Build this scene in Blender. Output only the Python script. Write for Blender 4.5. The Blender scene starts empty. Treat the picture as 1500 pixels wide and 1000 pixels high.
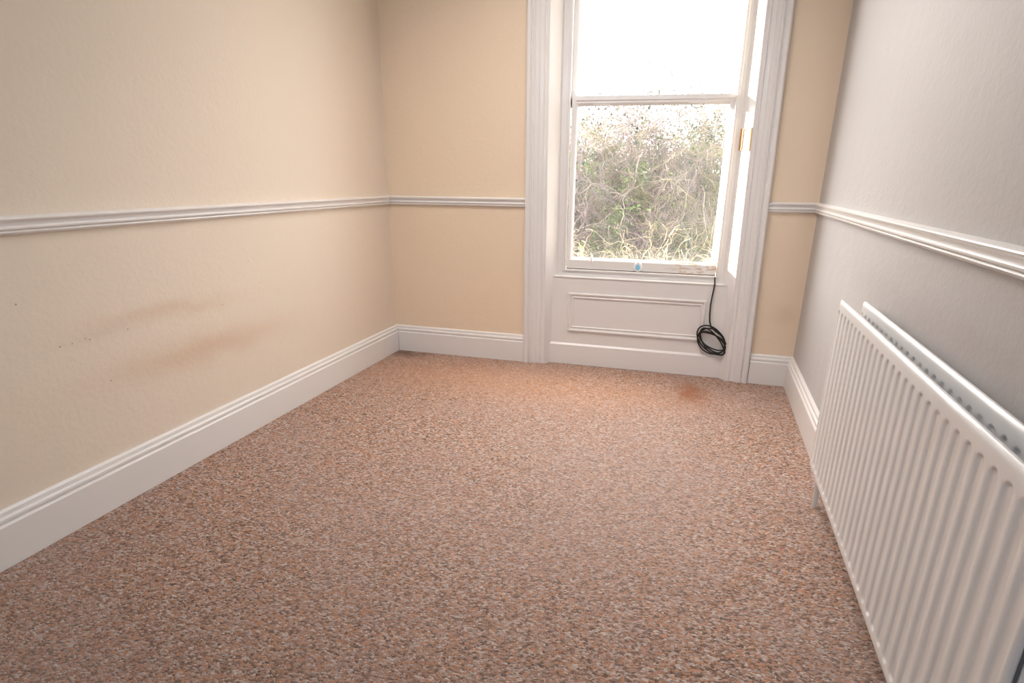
import bpy, bmesh, math, random
import numpy as np
from mathutils import Vector, Matrix
random.seed(4); RNG = np.random.default_rng(11)
C = bpy.context.scene.collection
SC = bpy.context.scene

# ------------------------------------------------------------ camera
cam = bpy.data.cameras.new('camera'); camo = bpy.data.objects.new('camera', cam); C.objects.link(camo)
YAW, PITCH, ROLL = 0.26418, -0.29722, 0.006818
f = Vector((-math.sin(YAW)*math.cos(PITCH), math.cos(YAW)*math.cos(PITCH), math.sin(PITCH)))
r = Vector((math.cos(YAW), math.sin(YAW), 0)); u = r.cross(f)
r2 = r*math.cos(ROLL)+u*math.sin(ROLL); u2 = -r*math.sin(ROLL)+u*math.cos(ROLL)
camo.matrix_world = Matrix.Translation((1.5553, -2.9529, 1.05)) @ Matrix((r2, u2, -f)).transposed().to_4x4()
cam.sensor_width = 36; cam.lens = 783.27/1500*36; cam.clip_start = .05; cam.clip_end = 200
SC.camera = camo

# ------------------------------------------------------------ world, sun, added fills, exposure
SC.view_settings.view_transform = 'Standard'; SC.view_settings.look = 'None'
SC.view_settings.gamma = 1; SC.view_settings.use_curve_mapping = False
SC.view_settings.exposure = 0.28
w = bpy.data.worlds.new('sky'); SC.world = w; w.use_nodes = True
bg = w.node_tree.nodes['Background']; bg.inputs[0].default_value = (1.0, .975, .935, 1); bg.inputs[1].default_value = 8.4
sun = bpy.data.lights.new('sun', 'SUN'); sun.energy = 40; sun.angle = .009; sun.color = (1, .86, .66)
so = bpy.data.objects.new('sun', sun); C.objects.link(so)
so.rotation_euler = Vector((-1, .230, .145)).to_track_quat('Z', 'Y').to_euler()
def area(name, loc, tgt, sx, sy, e, col):
    l = bpy.data.lights.new(name, 'AREA'); l.shape = 'RECTANGLE'; l.size = sx; l.size_y = sy; l.energy = e; l.color = col
    o = bpy.data.objects.new(name, l); C.objects.link(o); o.location = loc
    o.rotation_euler = (Vector(loc)-Vector(tgt)).to_track_quat('Z', 'Y').to_euler(); return o
area('ceiling_fill', (1.1, -1.15, 2.64), (1.2, -.42, .0), 1.0, 1.0, 17, (1, .92, .87)).data.spread = math.radians(112)  # unseen fill added under the ceiling to brighten the window end, no fitting
area('rear_fill', (.9, -4.6, 2.2), (1.3, 0, .4), 1.8, .40, 17, (.73, .85, 1))  # unseen cool fill added behind the camera, stands in for daylight from there

# ------------------------------------------------------------ materials
def mat(name, col, rough=.5, spec=.5, bump=None, coat=0):
    m = bpy.data.materials.new(name); m.use_nodes = True; nt = m.node_tree; b = nt.nodes['Principled BSDF']
    b.inputs['Base Color'].default_value = (*col, 1); b.inputs['Roughness'].default_value = rough
    b.inputs['Specular IOR Level'].default_value = spec; b.inputs['Coat Weight'].default_value = coat
    if bump:
        n = nt.nodes.new('ShaderNodeTexNoise'); n.inputs['Scale'].default_value = bump[0]; n.inputs['Detail'].default_value = 3
        tc = nt.nodes.new('ShaderNodeTexCoord'); nt.links.new(tc.outputs['Object'], n.inputs['Vector'])
        bp = nt.nodes.new('ShaderNodeBump'); bp.inputs['Strength'].default_value = bump[1]; bp.inputs['Distance'].default_value = bump[2]
        nt.links.new(n.outputs['Fac'], bp.inputs['Height']); nt.links.new(bp.outputs[0], b.inputs['Normal'])
    return m
def N(nt, t, **k):
    n = nt.nodes.new(t)
    for a, b in k.items(): setattr(n, a, b)
    return n
def mathn(nt, op, a, b=None, c=None):
    n = N(nt, 'ShaderNodeMath', operation=op)
    for i, v in enumerate((a, b, c)):
        if v is None: continue
        if isinstance(v, (int, float)): n.inputs[i].default_value = v
        else: nt.links.new(v, n.inputs[i])
    return n.outputs[0]
def mixc(nt, fac, a, b):
    n = N(nt, 'ShaderNodeMix', data_type='RGBA')
    if isinstance(fac, (int, float)): n.inputs[0].default_value = fac
    else: nt.links.new(fac, n.inputs[0])
    for i, v in ((6, a), (7, b)):
        if isinstance(v, tuple): n.inputs[i].default_value = (*v, 1)
        else: nt.links.new(v, n.inputs[i])
    return n.outputs[2]
def noise(nt, vec, scale, detail=2, rough=.5):
    n = N(nt, 'ShaderNodeTexNoise'); n.inputs['Scale'].default_value = scale; n.inputs['Detail'].default_value = detail
    n.inputs['Roughness'].default_value = rough
    if vec is not None: nt.links.new(vec, n.inputs['Vector'])
    return n.outputs['Fac']
def ramp(nt, fac, stops):
    n = N(nt, 'ShaderNodeValToRGB'); e = n.color_ramp.elements
    while len(e) < len(stops): e.new(.5)
    for i, (p, c) in enumerate(stops): e[i].position = p; e[i].color = (*c, 1) if len(c) == 3 else c
    nt.links.new(fac, n.inputs[0]); return n.outputs[0]

def wall_mat(name, base, marks=(), dots=()):
    """Painted plaster; object coords: x = distance along the wall, z = height."""
    m = mat(name, base, .6, .35); nt = m.node_tree; b = nt.nodes['Principled BSDF']
    tc = N(nt, 'ShaderNodeTexCoord'); v = tc.outputs['Object']
    sx = N(nt, 'ShaderNodeSeparateXYZ'); nt.links.new(v, sx.inputs[0]); X, Z = sx.outputs[0], sx.outputs[2]
    wob = noise(nt, v, 1.7, 4)
    col = mixc(nt, mathn(nt, 'MULTIPLY', wob, .28), base, tuple(c*.90 for c in base))
    wp = mathn(nt, 'MULTIPLY', mathn(nt, 'SUBTRACT', noise(nt, v, 6, 3), .5), .09)
    for (x0, z0, rx, rz, slope, amt, mc) in marks:
        dx = mathn(nt, 'DIVIDE', mathn(nt, 'SUBTRACT', mathn(nt, 'ADD', X, wp), x0), rx)
        zz = mathn(nt, 'ADD', mathn(nt, 'SUBTRACT', mathn(nt, 'ADD', Z, wp), z0), mathn(nt, 'MULTIPLY', mathn(nt, 'SUBTRACT', X, x0), slope))
        dz = mathn(nt, 'DIVIDE', zz, rz)
        d = mathn(nt, 'ADD', mathn(nt, 'MULTIPLY', dx, dx), mathn(nt, 'MULTIPLY', dz, dz))
        g = mathn(nt, 'MULTIPLY', mathn(nt, 'POWER', 2.718, mathn(nt, 'MULTIPLY', d, -1.0)), amt)
        col = mixc(nt, g, col, mc)
    for (x0, z0, rad) in dots:
        dx = mathn(nt, 'SUBTRACT', X, x0); dz = mathn(nt, 'SUBTRACT', Z, z0)
        d = mathn(nt, 'SQRT', mathn(nt, 'ADD', mathn(nt, 'MULTIPLY', dx, dx), mathn(nt, 'MULTIPLY', dz, dz)))
        g = mathn(nt, 'MULTIPLY', mathn(nt, 'LESS_THAN', d, rad*.72), .5)
        col = mixc(nt, g, col, (.13, .09, .06))
    nt.links.new(col, b.inputs['Base Color'])
    bp = N(nt, 'ShaderNodeBump'); bp.inputs['Strength'].default_value = .30; bp.inputs['Distance'].default_value = .004
    h = mathn(nt, 'ADD', noise(nt, v, 60, 3, .6), mathn(nt, 'MULTIPLY', noise(nt, v, 9, 2), 2.0))
    nt.links.new(h, bp.inputs['Height']); nt.links.new(bp.outputs[0], b.inputs['Normal'])
    return m
CREAM = (.83, .685, .525)
tan = (.60, .37, .21)
M_left = wall_mat('peach_plaster_left', (.80, .70, .585),
    [(1.50, .59, .26, .030, -.03, .30, tan), (1.36, .412, .36, .055, -.03, .45, tan), (1.73, .565, .12, .02, 0, .12, (.3, .22, .16))],
    [(1.856, .564, .004), (1.822, .564, .003), (1.783, .569, .003), (1.771, .563, .0035), (1.651, .564, .0035), (1.737, .415, .0035),
     (1.935, .709, .004), (1.268, .564, .003), (1.109, .714, .003), (.962, .566, .003), (1.066, .618, .003)])
M_back = wall_mat('peach_plaster_back', CREAM, [(2.21, .38, .06, .06, 0, .16, (.42, .30, .20))])
M_right = wall_mat('peach_plaster_right_shaded', (.515, .495, .487), [(1.55, .73, .55, .05, 0, .22, (.33, .24, .22))],  # peach greyed and darkened: the wall's cooler, weaker light put into its colour
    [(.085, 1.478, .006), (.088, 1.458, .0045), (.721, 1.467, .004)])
M_trim = mat('white_gloss_paint', (.79, .77, .755), .32, .5, (14, .12, .004), coat=.15)
M_ceil = mat('white_ceiling', (.82, .77, .70), .8)
M_rad = mat('radiator_enamel', (.80, .79, .785), .3, .5, coat=.25)
M_black = mat('black_cable', (.012, .011, .011), .45)
M_metal = mat('painted_wire', (.30, .28, .25), .4)
M_wood = mat('bare_wood', (.55, .30, .13), .6, .4, (60, .3, .002))
M_brick = mat('outer_stone', (.34, .29, .25), .85, .3, (25, .6, .01))
M_blue = mat('pale_blue_plastic', (.28, .62, .82), .35)
M_wplastic = mat('white_plastic', (.92, .93, .94), .3)

def sash_rail_mat():
    m = mat('worn_white_paint', (.79, .77, .75), .4, .5); nt = m.node_tree; b = nt.nodes['Principled BSDF']
    v = N(nt, 'ShaderNodeTexCoord').outputs['Object']
    sx = N(nt, 'ShaderNodeSeparateXYZ'); nt.links.new(v, sx.inputs[0])
    mask = N(nt, 'ShaderNodeMapRange'); nt.links.new(sx.outputs[0], mask.inputs[0])
    mask.inputs[1].default_value = 1.58; mask.inputs[2].default_value = 1.72
    mp = N(nt, 'ShaderNodeMapping'); mp.inputs['Scale'].default_value = (1, 1, 3); nt.links.new(v, mp.inputs[0])
    n = noise(nt, mp.outputs[0], 26, 4, .6)
    k = mathn(nt, 'MULTIPLY', mathn(nt, 'GREATER_THAN', n, .545), mask.outputs[0])
    nt.links.new(mixc(nt, mathn(nt, 'MULTIPLY', k, .6), (.79, .77, .75), (.50, .33, .17)), b.inputs['Base Color']); return m
M_rail = sash_rail_mat()

def glass_mat():
    m = bpy.data.materials.new('dusty_glass'); m.use_nodes = True; nt = m.node_tree; nt.nodes.clear()
    out = N(nt, 'ShaderNodeOutputMaterial'); tr = N(nt, 'ShaderNodeBsdfTransparent'); gl = N(nt, 'ShaderNodeBsdfGlossy'); gl.inputs['Roughness'].default_value = .02
    df = N(nt, 'ShaderNodeBsdfTranslucent'); df.inputs[0].default_value = (.9, .9, .9, 1)
    lw = N(nt, 'ShaderNodeLayerWeight'); lw.inputs[0].default_value = .5
    fr_ = mathn(nt, 'MULTIPLY_ADD', mathn(nt, 'POWER', lw.outputs['Facing'], 5.0), .9, .022)
    m1 = N(nt, 'ShaderNodeMixShader'); nt.links.new(fr_, m1.inputs[0]); nt.links.new(tr.outputs[0], m1.inputs[1]); nt.links.new(gl.outputs[0], m1.inputs[2])
    v = N(nt, 'ShaderNodeTexCoord').outputs['Object']
    sx = N(nt, 'ShaderNodeSeparateXYZ'); nt.links.new(v, sx.inputs[0])
    # dust lies thickest along the bottom edge of the pane
    low = N(nt, 'ShaderNodeMapRange'); nt.links.new(sx.outputs[2], low.inputs[0])
    low.inputs[1].default_value = .60; low.inputs[2].default_value = .68; low.inputs[3].default_value = .06; low.inputs[4].default_value = 0
    d = mathn(nt, 'ADD', mathn(nt, 'MULTIPLY', low.outputs[0], noise(nt, v, 22, 4)), mathn(nt, 'MULTIPLY', noise(nt, v, 5, 5, .6), GLASS_DUST))
    m2 = N(nt, 'ShaderNodeMixShader'); nt.links.new(d, m2.inputs[0]); nt.links.new(m1.outputs[0], m2.inputs[1]); nt.links.new(df.outputs[0], m2.inputs[2])
    nt.links.new(m2.outputs[0], out.inputs[0]); return m
GLASS_DUST = .03
M_glass = glass_mat()

def carpet_mat():
    m = mat('flecked_carpet', (.4, .25, .2), .95, .1); nt = m.node_tree; b = nt.nodes['Principled BSDF']
    v = N(nt, 'ShaderNodeTexCoord').outputs['Object']
    wv = N(nt, 'ShaderNodeTexNoise'); wv.inputs['Scale'].default_value = 90; nt.links.new(v, wv.inputs['Vector'])
    add = N(nt, 'ShaderNodeVectorMath', operation='SCALE'); nt.links.new(wv.outputs['Color'], add.inputs[0]); add.inputs['Scale'].default_value = .006
    ad2 = N(nt, 'ShaderNodeVectorMath', operation='ADD'); nt.links.new(v, ad2.inputs[0]); nt.links.new(add.outputs[0], ad2.inputs[1])
    mp = N(nt, 'ShaderNodeMapping'); mp.inputs['Scale'].default_value = (.62, 1.0, 1); mp.inputs['Rotation'].default_value = (0, 0, -.15)
    nt.links.new(ad2.outputs[0], mp.inputs[0])
    vo = N(nt, 'ShaderNodeTexVoronoi'); vo.inputs['Scale'].default_value = 235; nt.links.new(mp.outputs[0], vo.inputs['Vector'])
    sc = N(nt, 'ShaderNodeSeparateColor'); nt.links.new(vo.outputs['Color'], sc.inputs[0])
    tone = mathn(nt, 'ADD', mathn(nt, 'MULTIPLY', sc.outputs[0], .75), mathn(nt, 'MULTIPLY', noise(nt, ad2.outputs[0], 120, 2), .25))
    col = ramp(nt, tone, CARPET)
    big = noise(nt, v, 1.6, 3, .55)
    grey = N(nt, 'ShaderNodeMapRange'); nt.links.new(big, grey.inputs[0]); grey.inputs[1].default_value = .42; grey.inputs[2].default_value = .62; grey.inputs[4].default_value = .40
    col = mixc(nt, grey.outputs[0], col, mixc(nt, .5, col, (.42, .33, .31)))
    sx = N(nt, 'ShaderNodeSeparateXYZ'); nt.links.new(v, sx.inputs[0])
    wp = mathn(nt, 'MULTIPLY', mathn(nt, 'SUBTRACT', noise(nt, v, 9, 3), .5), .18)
    for (x0, y0, rx, ry, amt, mc) in [(1.0, -2.5, 1.5, .80, .45, (.17, .115, .09)), (1.45, -1.15, .45, .55, .30, (.43, .345, .315)), (.8, -.35, .9, .30, .38, (.66, .36, .21)), (1.775, -.25, .07, .13, .75, (.30, .10, .035)), (1.60, -.35, .25, .12, .18, (.42, .2, .1)), (.10, -.06, .12, .07, .75, (.12, .08, .06))]:  # light falloff painted in: dark toward camera, orange by window; the rest wear, stains
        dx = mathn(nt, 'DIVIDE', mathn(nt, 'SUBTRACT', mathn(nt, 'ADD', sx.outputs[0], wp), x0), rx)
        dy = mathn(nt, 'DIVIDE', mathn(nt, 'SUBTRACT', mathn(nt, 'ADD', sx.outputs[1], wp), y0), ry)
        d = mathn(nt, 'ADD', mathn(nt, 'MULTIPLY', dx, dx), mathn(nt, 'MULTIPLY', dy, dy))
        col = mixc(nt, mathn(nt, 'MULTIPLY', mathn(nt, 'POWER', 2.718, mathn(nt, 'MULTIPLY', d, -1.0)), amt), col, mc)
    nt.links.new(col, b.inputs['Base Color'])
    bp = N(nt, 'ShaderNodeBump'); bp.inputs['Strength'].default_value = .75; bp.inputs['Distance'].default_value = .004
    h = mathn(nt, 'SUBTRACT', 1.0, mathn(nt, 'MULTIPLY', vo.outputs['Distance'], 1.0))
    nt.links.new(h, bp.inputs['Height']); nt.links.new(bp.outputs[0], b.inputs['Normal']); return m
CARPET = [(0, (.05, .038, .034)), (.20, (.18, .12, .095)), (.36, (.33, .205, .155)), (.50, (.56, .28, .16)), (.62, (.37, .275, .24)), (.80, (.54, .445, .40)), (1, (.80, .69, .61))]
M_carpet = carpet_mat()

def twig_mat(name, a, b_):
    m = mat(name, a, .8, .2); nt = m.node_tree; b = nt.nodes['Principled BSDF']
    v = N(nt, 'ShaderNodeTexCoord').outputs['Object']
    k = ramp(nt, noise(nt, v, 3.5, 3), [(.35, (0, 0, 0)), (.65, (1, 1, 1))])
    nt.links.new(mixc(nt, k, a, b_), b.inputs['Base Color']); return m

# ------------------------------------------------------------ mesh helpers
class MB:
    def __init__(s): s.v = []; s.f = []
    def add(s, vs, fs):
        k = len(s.v); s.v += [tuple(p) for p in vs]; s.f += [tuple(i+k for i in q) for q in fs]; return s
    def hexa(s, p):  # 8 points: bottom 4 ccw, top 4 ccw
        return s.add(p, [(3, 2, 1, 0), (4, 5, 6, 7), (0, 1, 5, 4), (1, 2, 6, 5), (2, 3, 7, 6), (3, 0, 4, 7)])
    def box(s, x0, x1, y0, y1, z0, z1):
        return s.hexa([(x0, y0, z0), (x1, y0, z0), (x1, y1, z0), (x0, y1, z0), (x0, y0, z1), (x1, y0, z1), (x1, y1, z1), (x0, y1, z1)])
    def loft(s, A, B):  # two equal closed rings -> capped prism
        n = len(A); return s.add(list(A)+list(B), [tuple(range(n))[::-1], tuple(range(n, 2*n))] + [(i, (i+1) % n, n+(i+1) % n, n+i) for i in range(n)])
    def tube(s, pts, rad, n=8):
        pts = [Vector(p) for p in pts]; rings = []; up = Vector((.13, .9, .37)).normalized()
        for i, p in enumerate(pts):
            t = (pts[min(i+1, len(pts)-1)]-pts[max(i-1, 0)]).normalized()
            a = t.cross(up).normalized(); b = t.cross(a)
            rr = rad[i] if isinstance(rad, (list, tuple)) else rad
            rings.append([p+a*math.cos(2*math.pi*k/n)*rr+b*math.sin(2*math.pi*k/n)*rr for k in range(n)])
        vs = [v for rg in rings for v in rg]; fs = []
        for i in range(len(pts)-1):
            for k in range(n): fs.append((i*n+k, i*n+(k+1) % n, (i+1)*n+(k+1) % n, (i+1)*n+k))
        fs += [tuple(range(n))[::-1], tuple(range((len(pts)-1)*n, len(pts)*n))]
        return s.add(vs, fs)
    def build(s, name, m, parent=None, bevel=0, smooth=True, ang=35):
        me = bpy.data.meshes.new(name); me.from_pydata(s.v, [], s.f); me.materials.append(m)
        bm = bmesh.new(); bm.from_mesh(me); bmesh.ops.recalc_face_normals(bm, faces=bm.faces)
        if bevel:
            es = [e for e in bm.edges if len(e.link_faces) == 2 and e.calc_face_angle(0) > .6]
            bmesh.ops.bevel(bm, geom=es, offset=bevel, segments=2, profile=.5, affect='EDGES', clamp_overlap=True)
        bm.to_mesh(me); bm.free()
        if smooth:
            for p in me.polygons: p.use_smooth = True
            me.set_sharp_from_angle(angle=math.radians(ang))
        o = bpy.data.objects.new(name, me); C.objects.link(o)
        if parent: o.parent = parent
        return o
def empty(name, loc=(0, 0, 0), **p):
    o = bpy.data.objects.new(name, None); C.objects.link(o); o.location = loc; o.empty_display_size = .1
    for k, v in p.items(): o[k] = v
    return o
def place(o, loc):
    """put the object's origin at loc while its mesh (made in world coordinates) stays put"""
    o.data.transform(Matrix.Translation(-Vector(loc))); o.location = loc
def struct(o, label, cat):
    o['kind'] = 'structure'; o['label'] = label; o['category'] = cat; return o

# wall frames: origin on the floor in the corner, u along the wall away from the window wall, n into the room
UL = Vector((-.06704, -.99775, 0)); NL = Vector((.99775, -.06704, 0)); OL = Vector((0, 0, 0))
UR = Vector((-.072558, -.997364, 0)); NR = Vector((-.997364, .072558, 0)); OR = Vector((2.28465, 0, 0))
def fm(O, u_, n_): return Matrix(((u_.x, n_.x, 0, O.x), (u_.y, n_.y, 0, O.y), (0, 0, 1, 0), (0, 0, 0, 1)))
FL, FR = fm(OL, UL, NL), fm(OR, UR, NR)
FB = Matrix(((1, 0, 0, 0), (0, -1, 0, 0), (0, 0, 1, 0), (0, 0, 0, 1)))
ROOM_L, H = 7.5, 2.72

# ------------------------------------------------------------ room shell
def panel(name, fr, L0, L1, z0, z1, th, m):
    mb = MB().box(L0, L1, -th, 0, z0, z1); o = mb.build(name, m, smooth=False); o.matrix_world = fr; return o
struct(panel('wall_left', FL, -.12, ROOM_L, 0, H, .12, M_left), 'peach painted left wall with two brown rub marks below the dado rail', 'wall')
struct(panel('wall_right', FR, -.12, ROOM_L, 0, H, .12, M_right), 'peach right wall behind the radiator, cooler light painted in', 'wall')
wb = MB()
wb.box(-.15, .93, -.10, 0, 0, H); wb.box(1.985, 2.45, -.10, 0, 0, H); wb.box(.93, 1.985, -.10, 0, 2.36, H)
o = wb.build('wall_back', M_back, smooth=False); o.matrix_world = FB
struct(o, 'peach window wall around the tall sash window', 'wall')
wb = MB().box(-.8, 2.6, -7.62, -7.45, 0, H); struct(wb.build('wall_front', M_back, smooth=False), 'peach wall behind the camera', 'wall')
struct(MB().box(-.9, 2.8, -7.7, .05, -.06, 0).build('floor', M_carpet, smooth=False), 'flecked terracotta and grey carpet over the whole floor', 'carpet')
struct(MB().box(-.9, 2.8, -7.7, .1, H, H+.06).build('ceiling', M_ceil, smooth=False), 'white ceiling', 'ceiling')
ow = MB(); ow.box(-1.2, .985, .113, .205, -3, 3.2); ow.box(1.925, 3.4, .113, .205, -3, 3.2); ow.box(.985, 1.925, .113, .205, 2.36, 3.2); ow.box(.985, 1.925, .113, .205, -3, .50)
struct(ow.build('wall_outer', M_brick, smooth=False), 'outer stone face of the window wall', 'wall')

def sweep(name, fr, prof, L0, L1, m, m0=1, m1=0):
    A = [(L0+m0*p[0], p[0], p[1]) for p in prof]; B = [(L1-m1*p[0], p[0], p[1]) for p in prof]
    o = MB().loft(A, B).build(name, m, ang=28); o.matrix_world = fr; return o
SK = [(-.004, .001), (.026, .001), (.026, .1215), (.0235, .1245), (.0185, .1265), (.0185, .130), (.0215, .133), (.0215, .1405), (.0185, .144), (.0135, .1455), (.0135, .149), (.0125, .157), (.006, .162), (-.004, .162)]
DZ = .945
DD = [(-.004, DZ-.051), (.008, DZ-.051), (.012, DZ-.048), (.0145, DZ-.044), (.0135, DZ-.0405), (.0115, DZ-.0395), (.0135, DZ-.038), (.0175, DZ-.035), (.018, DZ-.031), (.0165, DZ-.0285), (.0125, DZ-.0265),
      (.0125, DZ-.0225), (.014, DZ-.018), (.0175, DZ-.0145), (.021, DZ-.0125), (.0225, DZ-.0085), (.0205, DZ-.0055), (.010, DZ-.0015), (-.004, DZ)]
struct(sweep('baseboard_left', FL, SK, 0, ROOM_L, M_trim), 'white moulded skirting board along the left wall', 'skirting board')
struct(sweep('baseboard_right', FR, SK, 0, ROOM_L, M_trim), 'white moulded skirting board along the right wall', 'skirting board')
struct(sweep('baseboard_back', FB, SK, 0, .832, M_trim), 'white moulded skirting board left of the window casing', 'skirting board')
struct(sweep('baseboard_back.001', FB, SK, 2.076, 2.2847, M_trim, 0, 1), 'short white skirting board between the window casing and right corner', 'skirting board')
struct(sweep('trim_1', FL, DD, 0, ROOM_L, M_trim), 'white dado rail along the left wall', 'dado rail')
struct(sweep('trim_2', FR, DD, 0, ROOM_L, M_trim), 'white dado rail above the radiator on the right wall', 'dado rail')
struct(sweep('trim_3', FB, DD, 0, .831, M_trim), 'white dado rail left of the window', 'dado rail')
struct(sweep('trim_4', FB, DD, 2.055, 2.2847, M_trim, 0, 1), 'short white dado rail right of the window', 'dado rail')

# ------------------------------------------------------------ window
WN = empty('window_1', (1.46, 0, 0), kind='structure', label='tall white painted sash window with moulded casing and panelled apron', category='window')
def wbuild(mb, name, m, parent=WN, **k):
    o = mb.build(name, m, **k); root = parent
    o.parent = root; off = Vector((1.46, 0, 0))
    o.matrix_parent_inverse = Matrix.Translation(-off)
    return o
ZT = 2.34
# casing cross-section: (t across from outer 0 to inner 1, y towards the room)
CP = [(0, .004), (0, -.030), (.06, -.036), (.16, -.036), (.20, -.033), (.235, -.026), (.27, -.026), (.30, -.034), (.34, -.036), (.375, -.034), (.40, -.0265),
      (.58, -.0265), (.60, -.023), (.63, -.0215), (.78, -.0215), (.80, -.0245), (.83, -.026), (.86, -.0245), (.88, -.0215), (.985, -.0215), (1, -.018), (1, .004)]
def casing(xo0, xi0, xo1, xi1, name):
    A = [(xo0+(xi0-xo0)*t, y, .001) for t, y in CP]; B = [(xo1+(xi1-xo1)*t, y, ZT) for t, y in CP]
    return wbuild(MB().loft(A, B), name, M_trim, ang=25)
casing(.833, .960, .829, .942, 'casing'); casing(2.074, 1.960, 2.036, 1.926, 'casing')
A = [(.80, y, ZT+.117*(1-t)) for t, y in CP]; B = [(2.07, y, ZT+.117*(1-t)) for t, y in CP]
wbuild(MB().loft(A, B), 'head_casing', M_trim, ang=25)
def xi(z, side): return .960-.0077*z if side < 0 else 1.960-.0145*z
def xb(z, side): return 1.017-.006*z if side < 0 else 1.899-.006*z
for side, nm in ((-1, 'reveal_board'), (1, 'reveal_board')):
    rings = []
    for z in (.001, ZT):
        a, b = xi(z, side), xb(z, side); s_ = side
        rings.append([(a, -.0205, z), (b, .052, z), (b, .112, z), (a+s_*.03, .112, z), (a+s_*.03, .003, z), (a+s_*.004, .003, z)])
    rv = wbuild(MB().loft(*rings), nm, M_trim, smooth=False)
# exposed wood hinge cut-outs on the right reveal
def on_reveal(t, z, off=0):
    a, b = Vector((xi(z, 1), -.0205, z)), Vector((xb(z, 1), .052, z)); n = Vector((-(b-a).y, (b-a).x, 0)).normalized()
    if n.x > 0: n = -n
    return a.lerp(b, t)+n*off
for t0, t1, z0, z1 in ((.68, .90, 1.185, 1.285), (.03, .16, 1.18, 1.285)):
    lo = [on_reveal(t0, z0, .002), on_reveal(t1, z0, .002), on_reveal(t1, z0, -.004), on_reveal(t0, z0, -.004)]
    hi = [on_reveal(t0, z1, .002), on_reveal(t1, z1, .002), on_reveal(t1, z1, -.004), on_reveal(t0, z1, -.004)]
    o = wbuild(MB().loft(lo, hi), 'hinge_plate', M_wood, smooth=False); o['label'] = 'bare brown wood patch on white reveal'
# apron below the sill
AY = .020
ap = MB()
ap.box(.975, 1.935, AY, AY+.03, .001, .515)
wbuild(ap, 'apron', M_trim, smooth=False)
pl = [(.975, y, z) for y, z in ((AY+.001, .002), (AY-.010, .002), (AY-.010, .118), (AY-.007, .123), (AY-.002, .127), (AY+.001, .130))]
wbuild(MB().loft(pl, [(1.937, y, z) for _, y, z in pl]), 'plinth_board', M_trim, ang=25)
# raised picture-frame moulding
def frame_mould(x0, x1, z0, z1, prof, y, name):
    """prof: (inset from the outer edge, height proud)"""
    mb = MB(); rings = []
    for ins, h in prof:
        rings.append([(x0+ins, y-h, z0+ins), (x1-ins, y-h, z0+ins), (x1-ins, y-h, z1-ins), (x0+ins, y-h, z1-ins)])
    vs = [p for rg in rings for p in rg]; fs = []
    for i in range(len(rings)-1):
        for k in range(4): fs.append((i*4+k, i*4+(k+1) % 4, (i+1)*4+(k+1) % 4, (i+1)*4+k))
    mb.add(vs, fs); return wbuild(mb, name, M_trim, ang=20)
frame_mould(1.082, 1.828, .203, .428, [(0, -.002), (0, .006), (.003, .010), (.008, .011), (.012, .009), (.014, .005), (.020, .0035), (.024, .006), (.027, .006), (.030, .003), (.030, -.006)], AY, 'panel_moulding')
# sill ledge, bottom board, staff beads, box frame
sl = MB(); sl.box(.998, 1.912, AY-.004, .056, .512, .520); wbuild(sl, 'sill_ledge', M_trim, bevel=.0025)
wbuild(MB().box(1.041, 1.874, .050, .11, .5195, .549), 'sill_board', M_trim, smooth=False)
wbuild(MB().box(1.038, 1.876, .041, .058, .547, .557), 'staff_bead', M_trim, bevel=.003)
def vbar(xa, xb_, y0, y1, z0, z1, lean, name, m=M_trim, bevel=.003, parent=WN):
    d = lean*(z1-z0)
    mb = MB().hexa([(xa, y0, z0), (xb_, y0, z0), (xb_, y1, z0), (xa, y1, z0), (xa+d, y0, z1), (xb_+d, y0, z1), (xb_+d, y1, z1), (xa+d, y1, z1)])
    return wbuild(mb, name, m, bevel=bevel, parent=parent)
LN, LR = -.004, -.001
vbar(1.005, 1.042, .0495, .1115, .52, ZT, LN, 'box_frame', bevel=0); vbar(1.873, 1.906, .0495, .1115, .52, ZT, LR*4, 'box_frame', bevel=0)
vbar(1.040, 1.056, .041, .058, .552, ZT, LN, 'staff_bead'); vbar(1.860, 1.876, .041, .058, .552, ZT, LR, 'staff_bead')
wbuild(MB().box(.95, 1.96, -.0, .112, ZT-.03, ZT+.03), 'head_lining', M_trim, smooth=False)
# lower sash (room side)
LS = empty('lower_sash', (0, 0, 0)); LS.parent = WN; LS['label'] = 'lower sash with worn bottom rail'
def sbuild(mb, name, m, P, **k):
    o = mb.build(name, m, **k); o.parent = P; o.matrix_parent_inverse = Matrix.Translation(Vector((-1.46, 0, 0))); return o
Y0, Y1 = .060, .088
def stile(P, xa, xb_, y0, y1, z0, z1, name='stile', sgn=1):
    # glazing-side chamfer
    c = .010
    if sgn > 0: ring = [(xa, y0), (xb_-c, y0), (xb_-c*.4, y0+.004), (xb_, y0+.010), (xb_, y1), (xa, y1)]
    else: ring = [(xb_, y0), (xa+c, y0), (xa+c*.4, y0+.004), (xa, y0+.010), (xa, y1), (xb_, y1)]
    return sbuild(MB().loft([(x, y, z0) for x, y in ring], [(x-.002*sgn*0, y, z1) for x, y in ring]), name, M_trim, P, ang=25)
stile(LS, 1.057, 1.086, Y0, Y1, .560, 1.455); stile(LS, 1.833, 1.859, Y0, Y1, .560, 1.455, sgn=-1)
R1 = [(Y0-.001, .5610), (Y0-.001, .608), (Y0+.003, .613), (Y0+.010, .6205), (Y1+.0005, .6205), (Y1+.0005, .5610)]
sbuild(MB().loft([(1.0575, y, z) for y, z in R1], [(1.8585, y, z) for y, z in R1]), 'bottom_rail', M_rail, LS, ang=25)
R2 = [(Y0-.001, .0), (Y0-.001, -.020), (Y0+.004, -.026), (Y0+.004, -.034), (Y0+.012, -.046), (Y1+.0005, -.046), (Y1+.0005, 0)]
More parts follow.
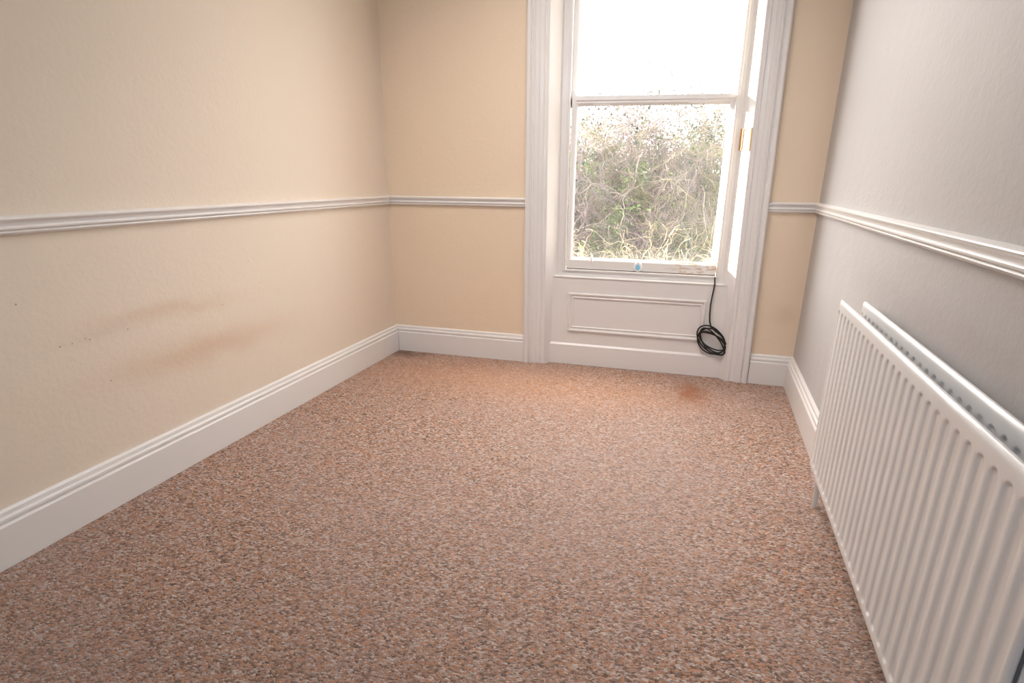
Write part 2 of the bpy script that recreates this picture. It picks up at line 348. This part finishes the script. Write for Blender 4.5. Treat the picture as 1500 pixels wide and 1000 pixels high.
sbuild(MB().loft([(1.058, y, 1.4575+z) for y, z in R2], [(1.858, y, 1.4475+z) for y, z in R2]), 'meeting_rail', M_trim, LS, ang=25)
sbuild(MB().box(1.08, 1.84, .073, .076, .61, 1.42), 'glass_pane', M_glass, LS, smooth=False)
hn = [(1.057, 1.455), (1.060, 1.497), (1.066, 1.487), (1.072, 1.470), (1.082, 1.459), (1.086, 1.455)]
sbuild(MB().loft([(x, Y0+.001, z) for x, z in hn], [(x, Y0+.022, z) for x, z in hn]), 'sash_horn', M_trim, LS, ang=25)
for cx in (1.212, 1.683):
    pts = [(cx+.030*math.cos(a), Y0-.006, 1.408-.002-.020*abs(math.sin(a))) for a in [math.pi*k/14 for k in range(15)]]
    sbuild(MB().tube(pts, .0024, 6), 'pull_ring', M_metal, LS)
    o = sbuild(MB().box(cx-.042, cx+.042, Y0-.005, Y0+.002, 1.409, 1.414), 'ring_plate', M_trim, LS, smooth=False)
sbuild(MB().tube([(1.493, .074, 1.452), (1.493, .074, 1.468), (1.494, .074, 1.476)], [.0035, .003, .005], 8), 'fastener_pin', M_metal, LS)
sbuild(MB().tube([(1.436, .070, 1.452), (1.440, .070, 1.462), (1.452, .070, 1.468), (1.470, .070, 1.468)], .0028, 6), 'fastener_arm', M_metal, LS)
sbuild(MB().tube([(1.198, Y0-.002, .598), (1.198, Y0-.008, .612), (1.198, Y0-.007, .630), (1.201, Y0+.001, .640)], [.007, .005, .005, .004], 8), 'sash_hook', M_trim, LS)
M_gap = mat('dark_joint', (.08, .06, .045), .8)
sbuild(MB().box(1.0575, 1.8585, .0585, .066, .5565, .5605), 'joint', M_gap, LS, smooth=False)
# upper sash (outer side)
US = empty('upper_sash', (0, 0, 0)); US.parent = WN
y0, y1 = .092, .112
stile(US, 1.030, 1.078, y0, y1, 1.405, ZT-.03); stile(US, 1.846, 1.882, y0, y1, 1.405, ZT-.03, sgn=-1)
sbuild(MB().box(1.032, 1.880, y0, y1, 1.412, 1.450), 'bottom_rail', M_trim, US, smooth=False)
sbuild(MB().box(1.032, 1.880, y0, y1, ZT-.08, ZT-.03), 'top_rail', M_trim, US, smooth=False)
sbuild(MB().box(1.07, 1.85, .101, .104, 1.44, ZT-.07), 'glass_pane', M_glass, US, smooth=False)
wbuild(MB().box(.96, 1.95, .1125, .24, .500, .545), 'outer_sill', M_brick, smooth=False)

# ------------------------------------------------------------ radiator (frame: x along the wall, y out from it)
RD = empty('radiator', (0, 0, 0)); RD.matrix_world = FR @ Matrix.Translation((1.73, .06, 0))
RD['label'] = 'long white double panel radiator with vertical flutes on the right wall'; RD['category'] = 'radiator'
PIT, NS = .0406, 28
XA, XB, ZB, ZTOP = 1.165, 2.300, .137, .702
def rad_panel(name, yf, thick, face):
    """yf: outer face distance; slots sunk between the raised waterways"""
    xs = []
    for k in range(NS):
        c = XA+.0195+PIT*k
        for d in (-.0135, -.0105, -.0085, -.0065, -.004, 0, .004, .0065, .0085, .0105, .0135): xs.append((c+d))
    xs = [XA, XA+.002, XA+.004] + [x for x in xs if XA+.005 < x < XB-.006] + [XB-.004, XB-.002, XB]
    zs = [ZB, ZB+.001, ZB+.004, ZB+.009]
    lo, hi = ZB+.028, ZTOP-.034
    zs += [lo-.010+.0025*i for i in range(12)] + list(np.linspace(lo+.03, hi-.03, 5)) + [hi-.0175+.0025*i for i in range(12)]
    zs += [ZTOP-.014, ZTOP-.009, ZTOP-.006, ZTOP-.003, ZTOP-.001, ZTOP]
    zs = sorted(set(round(z, 5) for z in zs))
    def depth(x, z):
        k = round((x-XA-.0195)/PIT); k = max(0, min(NS-1, k)); c = XA+.0195+PIT*k
        dx = abs(x-c); zz = 0 if lo+.0085 < z < hi-.0085 else (z-(hi-.0085) if z >= hi-.0085 else (lo+.0085)-z)
        d = math.hypot(dx, zz)-.0106
        s_ = max(0, min(1, .5-d/.0066)); s_ = s_*s_*(3-2*s_)
        e = min(x-XA, XB-x, z-ZB, ZTOP-z); ed = max(0, 1-e/.012)
        return .0040*s_ + .0055*ed*ed
    vs, fs = [], []
    nx, nz = len(xs), len(zs)
    for sgn in (1, -1):
        for z in zs:
            for x in xs: vs.append((x-1.73, yf-.06-(thick/2)+sgn*(thick/2-depth(x, z)), z))
    for s_ in (0, 1):
        b = s_*nx*nz
        for j in range(nz-1):
            for i in range(nx-1): fs.append((b+j*nx+i, b+j*nx+i+1, b+(j+1)*nx+i+1, b+(j+1)*nx+i))
    k = nx*nz; per = [i for i in range(nx)] + [j*nx+nx-1 for j in range(1, nz)] + [(nz-1)*nx+i for i in range(nx-2, -1, -1)] + [j*nx for j in range(nz-2, 0, -1)]
    for i in range(len(per)): a, b = per[i], per[(i+1) % len(per)]; fs.append((a, b, k+b, k+a))
    return MB().add(vs, fs).build(name, M_rad, RD, ang=50)
rad_panel('front_panel', .100, .016, 1); rad_panel('back_panel', .040, .016, 1)
# convector fins between the panels
fin = MB()
for k in range(54):
    x = XA+.02+k*.0205-1.73
    fin.box(x, x+.0008, .030-.06+.013, .081-.06, .20, .640)
fo = fin.build('convector_fins', M_rad, RD, smooth=False); fo['kind'] = 'stuff'
MB().box(XB-.006-1.73, XB-.003-1.73, -.018, .021, ZB+.012, ZTOP-.016).build('side_cover', M_rad, RD, bevel=.0008)
for x in (XA+.12, XB-.12):
    MB().box(x-.015-1.73, x+.015-1.73, -.0595, -.034, .22, .62).build('wall_bracket', M_rad, RD, bevel=.001)
pipe = MB(); px = XA+.030-1.73
pipe.tube([(px, .008, .001), (px, .008, .06), (px, .008, .10), (px, .010, .150)], .0085, 12)
pipe.tube([(px, .008, .082), (px, .008, .118)], .0125, 12)
pipe.build('pipe', M_rad, RD)
px = XB-.06-1.73
MB().tube([(px, 0, .001), (px, 0, .06), (px, 0, .15)], .0085, 12).build('pipe', M_rad, RD)

# ------------------------------------------------------------ cable and drop
cb = MB(); cc = Vector((1.877, 0, .212)); rs = random.Random(5)
path = [(1.8575, .046, .554), (1.8572, .030, .533), (1.857, .010, .522), (1.8555, .006, .50), (1.851, .006, .455), (1.848, .005, .41), (1.849, .004, .36), (1.853, .003, .32), (1.862, .0, .292)]
T = 5.8; n = 300; tilt = -.62
for i in range(n):
    t = i/(n-1)*T; a = math.radians(100)-t*2*math.pi
    lp = int(t); fr_ = t-lp
    def rv(s, L): return random.Random(L*13+s).uniform(-1, 1)
    def lerp(s): k = fr_*fr_*(3-2*fr_); return rv(s, lp)*(1-k)+rv(s, lp+1)*k
    ra = .088+.012*lerp(1); rb = .046+.017*lerp(2); ox = .013*lerp(3); oz = .010*lerp(4); tt = tilt+.25*lerp(5)
    X, Z = ra*math.cos(a), rb*math.sin(a)
    path.append((cc.x+ox+X*math.cos(tt)-Z*math.sin(tt), -.004+.007*lerp(6), cc.z+oz+X*math.sin(tt)+Z*math.cos(tt)))
cb.tube(path, .0039, 7)
o = cb.build('cable', M_black); place(o, (1.877, 0, .13)); o['label'] = 'black cable hanging from the sill in a loose coil'; o['category'] = 'cable'

dr = empty('teardrop_disc', (1.455, .052, .557), label='small white and pale blue teardrop disc on the bottom sash rail', category='disc')
def drop(sc, y0, y1, name, m, dz=0):
    pts = []
    for k in range(28):
        a = 2*math.pi*k/28; rr = .024*sc; x = rr*math.sin(a)*(1 if math.cos(a) < 0 else (1-.35*math.cos(a)**1.5)); z = -rr*-math.cos(a)*(1.45 if math.cos(a) > 0 else 1)
        pts.append((x, z+.026+dz))
    A = [(x, y0, z) for x, z in pts]; B = [(x*.9, y1, (z-.03)*.9+.03) for x, z in pts]
    return MB().loft(A, B).build(name, m, dr, ang=50)
drop(1, .0, -.006, 'rim', M_wplastic); drop(.58, -.005, -.009, 'centre', M_blue, -.001)

# ------------------------------------------------------------ outside: ground bank and bare shrubs
gm = mat('leaf_litter', (.16, .15, .12), .95, .1); nt = gm.node_tree
v = N(nt, 'ShaderNodeTexCoord').outputs['Object']
nt.links.new(ramp(nt, noise(nt, v, 2.5, 6, .7), [(.3, (.008, .012, .016)), (.5, (.02, .028, .03)), (.7, (.045, .045, .04))]), nt.nodes['Principled BSDF'].inputs['Base Color'])  # bluish near-black: cool shade between the shrubs painted into the ground
gv, gf = [], []
ny, nxg = 44, 50
for j in range(ny):
    for i in range(nxg):
        x = -16+i*.75; y = .4+j*.75
        z = -3.2+max(0, min(1, (y-7)/9))**1.2*4.2+.35*math.sin(x*1.3+y*.7)*math.sin(y*.9-x*.4)+random.uniform(-.12, .12)
        gv.append((x, y, z))
for j in range(ny-1):
    for i in range(nxg-1): gf.append((j*nxg+i, j*nxg+i+1, (j+1)*nxg+i+1, (j+1)*nxg+i))
struct(MB().add(gv, gf).build('ground', gm), 'rough ground bank outside below the shrubs', 'ground')

def grow(starts, dirs, length, npt, wig, grav, lenvar=.35):
    n = len(starts); P = np.zeros((n, npt, 3)); P[:, 0] = starts; d = dirs/np.linalg.norm(dirs, axis=1, keepdims=True)
    L = length*(1+RNG.uniform(-lenvar, lenvar, n))/(npt-1)
    for i in range(1, npt):
        d = d+RNG.normal(0, wig, (n, 3)); d[:, 2] += grav; d /= np.linalg.norm(d, axis=1, keepdims=True)
        P[:, i] = P[:, i-1]+d*L[:, None]
    return P
def tubes(P, r0, r1, ns):
    n, m, _ = P.shape; T = np.gradient(P, axis=1); T /= np.linalg.norm(T, axis=2, keepdims=True)+1e-9
    up = np.array([.3, .5, .81]); A = np.cross(T, up); A /= np.linalg.norm(A, axis=2, keepdims=True)+1e-9; B = np.cross(T, A)
    rad = np.linspace(1, 0, m)[None, :, None]*(r0-r1)+r1
    V = np.stack([P+(A*math.cos(2*math.pi*k/ns)+B*math.sin(2*math.pi*k/ns))*rad for k in range(ns)], 2)  # n,m,ns,3
    idx = np.arange(n*m*ns).reshape(n, m, ns); k2 = np.roll(idx, -1, 2)
    F = np.stack([idx[:, :-1], k2[:, :-1], k2[:, 1:], idx[:, 1:]], -1).reshape(-1, 4)
    return V.reshape(-1, 3), F
def npmesh(name, V, F, m, parent, loc, smooth=True):
    me = bpy.data.meshes.new(name); me.vertices.add(len(V)); me.vertices.foreach_set('co', (V-np.array(loc)).astype(np.float32).ravel())
    k = F.shape[1]; me.loops.add(F.size); me.loops.foreach_set('vertex_index', F.astype(np.int32).ravel())
    me.polygons.add(len(F)); me.polygons.foreach_set('loop_start', np.arange(0, F.size, k, dtype=np.int32))
    me.update(calc_edges=True); me.materials.append(m)
    if smooth: me.polygons.foreach_set('use_smooth', np.ones(len(F), bool))
    o = bpy.data.objects.new(name, me); C.objects.link(o); o.parent = parent; return o
def pick(P, n, lo):
    a = RNG.integers(0, P.shape[0], n); b = RNG.integers(int(lo*P.shape[1]), P.shape[1]-1, n); t = RNG.uniform(0, 1, n)[:, None]
    s = P[a, b]*(1-t)+P[a, b+1]*t; d = P[a, b+1]-P[a, b]; d /= np.linalg.norm(d, axis=1, keepdims=True)
    d = d*.5+RNG.normal(0, .55, (n, 3)); return s, d
def shrub(x, y, z0, h, spread, cols, label, cat='shrub', name='bare_shrub', nst=9, nbr=190, ntw=2500, ivy=0, ivycol=None, droop=-.02, up=0.02, tw=.0048):
    loc = (x, y, z0); root = empty(name, loc, label=label, category=cat, group=None)
    del root['group']
    ang = RNG.uniform(0, 2*np.pi, nst); s = np.stack([x+.15*np.cos(ang), y+.15*np.sin(ang), np.full(nst, z0)], 1)
    d = np.stack([np.cos(ang)*spread, np.sin(ang)*spread, np.ones(nst)], 1)
    st = grow(s, d, h, 12, .07, up, .12)
    s, d = pick(st, nbr, .2); br = grow(s, d+np.array([0, 0, .25]), h*.32, 10, .27, droop)
    s, d = pick(br, ntw, .1); t1 = grow(s, d, h*.135, 8, .42, droop)
    s, d = pick(st, ntw//4, .4); t2 = grow(s, d, h*.15, 8, .42, droop)
    m1 = twig_mat('bark', *cols)
    V, F = tubes(st, .022*h/4.2, .006, 6); npmesh('stem', V, F, m1, root, loc)
    V, F = tubes(br, .008, .004, 3); o = npmesh('branch', V, F, m1, root, loc); o['kind'] = 'stuff'
    V, F = tubes(np.concatenate([t1, t2]), tw, .0018, 3); o = npmesh('twig', V, F, m1, root, loc); o['kind'] = 'stuff'
    if ivy:
        s, d = pick(np.concatenate([br]), ivy, 0); s = s+RNG.normal(0, .09, s.shape); d = RNG.normal(0, 1, s.shape); d /= np.linalg.norm(d, axis=1, keepdims=True)
        e = np.cross(d, RNG.normal(0, 1, s.shape)); e /= np.linalg.norm(e, axis=1, keepdims=True); q = RNG.uniform(.018, .038, len(s))[:, None]
        c = np.cross(d, e)*.25
        V = np.stack([s-e*q, s-d*q*.7+c*q, s+e*q*1.2, s+d*q*.7+c*q], 1).reshape(-1, 3); F = np.arange(len(V)).reshape(-1, 4)
        o = npmesh('ivy_leaf', V, F, twig_mat('ivy_green', *ivycol), root, loc, False); o['kind'] = 'stuff'
    return root
PINK = ((.26, .20, .195), (.14, .115, .115)); STRAW = ((.30, .255, .16), (.17, .155, .11)); GREY = ((.11, .115, .125), (.18, .175, .155)); OLIVE = ((.11, .125, .06), (.16, .15, .09))
IVY = ((.04, .09, .02), (.09, .14, .03)); DIVY = ((.008, .022, .022), (.02, .042, .038))  # DIVY leaves tinted dark blue-green, painting in the hedge's cool shade
shrub(-.25, 8.9, -2.6, 4.75, .26, PINK, 'pinkish brown bare shrub at the left edge of the window view')
shrub(.45, 8.2, -2.8, 4.75, .25, PINK, 'pinkish bare twiggy shrub behind the left part of the lower pane', ivy=700, ivycol=DIVY)
shrub(1.25, 8.8, -2.6, 4.5, .26, OLIVE, 'ivy green shrub in the middle of the window view', ivy=7500, ivycol=IVY, ntw=1200)
shrub(2.15, 8.6, -2.6, 4.7, .30, STRAW, 'straw coloured bare shrub behind the right part of the pane', ivy=900, ivycol=IVY)
shrub(3.2, 9.4, -2.4, 4.9, .34, GREY, 'grey bare shrub at the right edge of the window view')
shrub(.35, 6.4, -3.0, 3.15, .42, STRAW, 'low arching pale twig shrub nearest the window on the left', droop=-.12, nbr=150, ntw=1500, tw=.0058, ivy=1200, ivycol=DIVY)
shrub(1.75, 6.3, -3.0, 3.1, .42, STRAW, 'low arching pale twig shrub nearest the window on the right', droop=-.12, nbr=150, ntw=1500, tw=.0058)
shrub(-1.6, 8.4, -2.7, 4.5, .36, GREY, 'grey bare shrub far left beyond the window frame')
shrub(2.35, 12.0, -1.6, 6.2, .22, GREY, 'tall thin bare tree rising above the shrubs on the right', cat='tree', name='bare_tree', nst=4, nbr=50, ntw=420, droop=.03, up=.06, tw=.006)
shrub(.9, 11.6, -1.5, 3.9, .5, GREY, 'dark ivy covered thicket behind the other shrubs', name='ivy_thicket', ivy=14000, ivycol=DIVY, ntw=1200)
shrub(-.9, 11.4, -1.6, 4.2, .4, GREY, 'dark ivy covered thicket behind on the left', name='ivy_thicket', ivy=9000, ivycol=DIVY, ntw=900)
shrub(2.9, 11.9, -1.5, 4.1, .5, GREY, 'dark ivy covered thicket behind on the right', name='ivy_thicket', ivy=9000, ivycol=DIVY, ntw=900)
